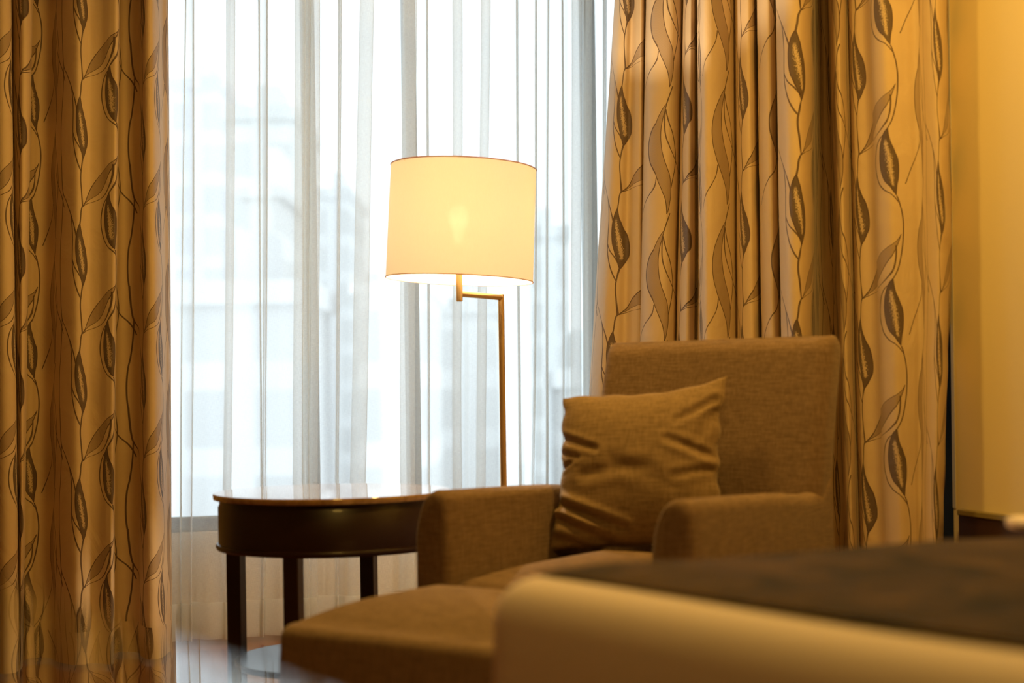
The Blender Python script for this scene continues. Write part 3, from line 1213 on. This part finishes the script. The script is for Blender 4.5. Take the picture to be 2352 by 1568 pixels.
def build_ottoman():
    c0 = G(-0.468, 2.86)
    o = empty('ottoman', (c0.x, c0.y, 0), -PSI - TH_C)
    tag(o, 'brown upholstered footstool with a domed top pushed up to the armchair', 'ottoman')
    w, d = 0.575, 0.40
    m = cushion_me(w, d, 0.424 - 0.06, 0.03, 0.035, 0.066, side=0.006)
    m.transform(Matrix.Translation((w / 2, d / 2, 0.06)))
    link('seat', m, MAT['ottoman_cloth'], o)
    for x in (0.05, w - 0.05):
        for y in (0.05, d - 0.05):
            rings = [[(x + a, y + b, z) for a, b in rrect(s, s, 0.004, 2)] for z, s in ((0, 0.03), (0.064, 0.04))]
            link('leg', loft(rings), MAT['dark_wood'], o, smooth_=False)


build_ottoman()


def build_cushion():
    """square scatter cushion, in its own frame: u across, v up, w towards the viewer"""
    n = 90
    hs = 0.203
    creases = [  # u0,v0,u1,v1,depth,width
        (-0.98, 0.42, -0.45, 0.22, 0.010, 0.045), (-0.97, 0.22, -0.70, 0.12, 0.008, 0.035), (-0.97, 0.02, -0.78, 0.08, 0.007, 0.03),
        (-1.0, -0.42, -0.10, -0.80, 0.020, 0.055), (-0.9, -0.62, -0.30, -0.98, 0.014, 0.06), (-1.0, -0.85, -0.5, -1.0, 0.010, 0.05),
        (0.98, 0.10, 0.45, 0.32, 0.008, 0.05), (0.95, -0.05, 0.55, -0.15, 0.006, 0.05), (0.92, 0.75, 0.55, 0.55, 0.007, 0.05), (0.95, 0.62, 0.80, 0.30, 0.006, 0.05),
        (-0.6, -0.10, 0.2, -0.02, 0.004, 0.08), (-0.2, 0.05, 0.5, -0.25, 0.003, 0.10)]

    def segd(a, b_, u0, v0, u1, v1):
        dx, dy = u1 - u0, v1 - v0
        t = max(0, min(1, ((a - u0) * dx + (b_ - v0) * dy) / (dx * dx + dy * dy)))
        return math.hypot(a - u0 - t * dx, b_ - v0 - t * dy), t
    verts, faces, idx = [], [], {}
    for side in (1, -1):
        for i in range(n + 1):
            for j in range(n + 1):
                a = -1 + 2 * i / n
                b_ = -1 + 2 * j / n
                edge = i in (0, n) or j in (0, n)
                if side == -1 and edge:
                    idx[(side, i, j)] = idx[(1, i, j)]
                    continue
                th = 0.076 * ((1 - abs(a) ** 2.6) * (1 - abs(b_) ** 2.6)) ** 0.55
                # sides drawn in between the corners
                px = hs * a * (1 - 0.055 * (1 - b_ * b_))
                pz = hs * 0.93 * b_ * (1 - 0.035 * (1 - a * a))
                # plump top-left corner, sharp top-right corner
                if a < 0 and b_ > 0:
                    px += 0.010 * (a * b_) ** 4
                    pz -= 0.006 * (a * b_) ** 6
                if a > 0 and b_ > 0:
                    px += 0.012 * (a * b_) ** 5
                    pz += 0.026 * a ** 2 * b_ ** 2
                if a < 0 and b_ < 0:
                    px -= 0.030 * (a * b_) ** 2
                # puckers along the seam
                px += 0.0035 * math.sin(b_ * 17 + 1) * abs(a) ** 6
                pz += 0.0015 * math.sin(a * 15) * abs(b_) ** 6
                w = th
                if side == 1:
                    for (u0, v0, u1, v1, dp, wd) in creases:
                        dd, t = segd(a, b_, u0, v0, u1, v1)
                        w -= dp * math.exp(-(dd / wd) ** 2) * (1 - 0.6 * t) * min(1, th / 0.02)
                        w += 0.55 * dp * math.exp(-((dd - 1.7 * wd) / wd) ** 2) * (1 - 0.6 * t) * min(1, th / 0.02)
                    w += 0.002 * math.sin(3 * a + 4 * b_) * (1 - abs(a)) * (1 - abs(b_))
                idx[(side, i, j)] = len(verts)
                verts.append((px, -w * side, pz))
        for i in range(n):
            for j in range(n):
                q = [idx[(side, i, j)], idx[(side, i + 1, j)], idx[(side, i + 1, j + 1)], idx[(side, i, j + 1)]]
                faces.append(q if side == 1 else q[::-1])
    me = mesh_from(verts, faces)
    c = at(1468, 1078, 3.50)
    o = link('cushion', me, MAT['pillow_cloth'])
    o.matrix_world = Matrix.Translation(c) @ Matrix.Rotation(-PSI - math.radians(22), 4, 'Z') @ Matrix.Rotation(math.radians(-13), 4, 'X') @ Matrix.Rotation(math.radians(-2.2), 4, 'Y')
    tag(o, 'square tan linen scatter cushion leaning in the armchair seat', 'cushion')


build_cushion()

# ------------------------------------------------------------------ bed
def build_bed():
    P1 = Vector((-0.052, 1.92))
    a = Vector((0.60, -0.80)).normalized()   # along the near side
    b = Vector((0.90, 0.44)).normalized()      # along the far side
    LA, LB = 1.22, 1.35
    H = 0.626

    def pt(s, t, z):
        q = P1 + a * s + b * t
        return G(q.x, q.y, z)

    def soft(x0, x1, y0, y1, z0, z1, r, wob=0.0, flare=0.0, nseg=40):
        """soft slab in bed coordinates (s,t)"""
        rings = []

        def ring(ins, z, dz=None):
            pts = []
            for (x, y) in rrect_dense(x1 - x0 - 2 * ins, y1 - y0 - 2 * ins, max(0.06 - ins, 0.01), nseg):
                s = (x0 + x1) / 2 + x
                t = (y0 + y1) / 2 + y
                zz = z + (wob * (math.sin(s * 7 + t * 3) + math.sin(t * 9 - s * 4)) if z > z0 + 0.05 else 0)
                pts.append(tuple(pt(s, t, zz)))
            rings.append(pts)
        for k in range(10):
            z = z0 + (z1 - r - z0) * k / 10
            ring(-flare * (1 - k / 10), z)
        for k in range(9):
            an = PI / 2 * k / 8
            ring(r * (1 - math.cos(an)), z1 - r + r * math.sin(an))
        for k in range(1, 6):
            ring(r + (min(x1 - x0, y1 - y0) / 2 - r - 0.01) * k / 6, z1)
        return loft(rings)

    def rrect_dense(w, d, r, n):
        base = rrect(w, d, r, 6)
        out = []
        m = len(base)
        for i in range(m):
            p, q = base[i], base[(i + 1) % m]
            L = math.hypot(q[0] - p[0], q[1] - p[1])
            # the four long sides are subdivided a fixed number of times
            k = n if (i % 7) == 6 else 1
            for j in range(k):
                out.append((p[0] + (q[0] - p[0]) * j / k, p[1] + (q[1] - p[1]) * j / k))
        return out
    c = pt(LA / 2, LB / 2, 0)
    o = empty('bed', (c.x, c.y, 0))
    tag(o, 'bed with cream bedding in the blurred foreground, lower right', 'bed')

    def fix(me):
        me.transform(Matrix.Translation((-c.x, -c.y, 0)))
        return me
    link('bed_base', fix(soft(0.05, LA - 0.05, 0.05, LB - 0.05, 0.03, 0.25, 0.01)), MAT['panel_wood'], o)
    link('mattress', fix(soft(0.02, LA - 0.02, 0.02, LB - 0.02, 0.25, 0.52, 0.03)), MAT['sheet'], o)
    d = fix(soft(0.0, LA, 0.0, LB, 0.12, H, 0.055, 0.0015, 0.012))
    link('duvet', d, MAT['sheet'], o)
    # throw: a thick plush spread on the top, set back from the rounded edge
    rows, cols = 70, 80
    V, Fc = [], []
    for layer in (0, 1):
        for i in range(rows + 1):
            for j in range(cols + 1):
                s = 0.045 + (LA - 0.06) * i / rows
                t = 0.060 + (LB - 0.09) * j / cols
                s += 0.008 * math.sin(t * 6) if i < 3 else 0
                e = min(i, rows - i, j, cols - j) / 6.0
                z = H + 0.003
                drop = 0.008 * max(0, 1 - s / 0.06) if layer == 0 and s < 0.06 else 0
                if layer == 0:
                    z += 0.012 * min(1, e) ** 0.6 + 0.007 * math.sin(s * 5 + 1.2 * math.sin(t * 4)) * min(1, e) * 0.6 + 0.005 * math.sin(t * 11 + s * 6) * min(1, e)
                    z += 0.003
                    # the head end lies a touch lower
                    z -= 0.010 * (t / LB) * min(1, e)
                V.append(tuple(pt(s, t, z - drop * 0.7) - Vector((c.x, c.y, 0))))
    nn = (rows + 1) * (cols + 1)
    for i in range(rows):
        for j in range(cols):
            q = [i * (cols + 1) + j, (i + 1) * (cols + 1) + j, (i + 1) * (cols + 1) + j + 1, i * (cols + 1) + j + 1]
            Fc.append(q)
            Fc.append([nn + k for k in q[::-1]])
    rim = [i * (cols + 1) for i in range(rows + 1)] + [rows * (cols + 1) + j for j in range(1, cols + 1)] + [i * (cols + 1) + cols for i in range(rows - 1, -1, -1)] + [j for j in range(cols - 1, 0, -1)]
    for k in range(len(rim)):
        p, q = rim[k], rim[(k + 1) % len(rim)]
        Fc.append([q, p, nn + p, nn + q])
    me = mesh_from(V, Fc)
    bm = bmesh.new()
    bm.from_mesh(me)
    bmesh.ops.recalc_face_normals(bm, faces=bm.faces)
    bm.to_mesh(me)
    bm.free()
    th = link('throw_blanket', me, MAT['throw'])
    th.location = (c.x, c.y, 0)
    tag(th, 'dark brown plush throw spread over the top of the bed', 'blanket')
    # unidentified white shape at the right border, built as a folded towel
    pc = at(2560, 1236, 2.28)
    pm = cushion_me(0.30, 0.18, 0.018, 0.0085, 0.04, 0.004)
    p = link('folded_towel', pm, MAT['sheet'])
    p.location = (pc.x, pc.y, H + 0.016)
    p.rotation_euler = (0, 0, -PSI + 0.25)
    tag(p, 'small rounded white shape, built as a folded towel, lying on the dark throw at the right border', 'towel')


build_bed()

# ------------------------------------------------------------------ glass table close to the lens
def build_glass_table():
    zt = CAMZ - 0.13
    # its far edge, from two points on the blurred border
    A = G(-0.3548, 1.047)
    B = G(-0.1024, 0.662)
    d = (B - A).normalized()
    nrm = Vector((d.y, -d.x, 0))
    mid = (A + B) / 2
    if nrm.dot(-mid) < 0:
        nrm = -nrm
    # polygon: extends away on the left and beneath the camera
    p0 = A - d * 0.45
    p1 = B + d * 0.30
    p2 = p1 + nrm * 0.55
    p3 = p0 + nrm * 0.55
    c = (p0 + p1 + p2 + p3) / 4
    o = empty('glass_table', (c.x, c.y, 0))
    tag(o, 'clear glass tabletop very close and blurred across the bottom left corner', 'table')
    bm = bmesh.new()
    vs = [bm.verts.new((p.x - c.x, p.y - c.y, z)) for z in (zt - 0.008, zt) for p in (p0, p1, p2, p3)]
    for f in ((0, 1, 2, 3), (4, 5, 6, 7), (0, 1, 5, 4), (1, 2, 6, 5), (2, 3, 7, 6), (3, 0, 4, 7)):
        bm.faces.new([vs[i] for i in f])
    bmesh.ops.recalc_face_normals(bm, faces=bm.faces)
    me = bpy.data.meshes.new('pane')
    bm.to_mesh(me)
    bm.free()
    link('table_top', me, MAT['table_glass'], o, smooth_=False)
    for p in (p0, p1, p2, p3):
        q = p * 0.80 + c * 0.20
        link('leg', tube((q.x - c.x, q.y - c.y, 0), (q.x - c.x, q.y - c.y, zt - 0.0085), 0.014), MAT['brass'], o)


build_glass_table()
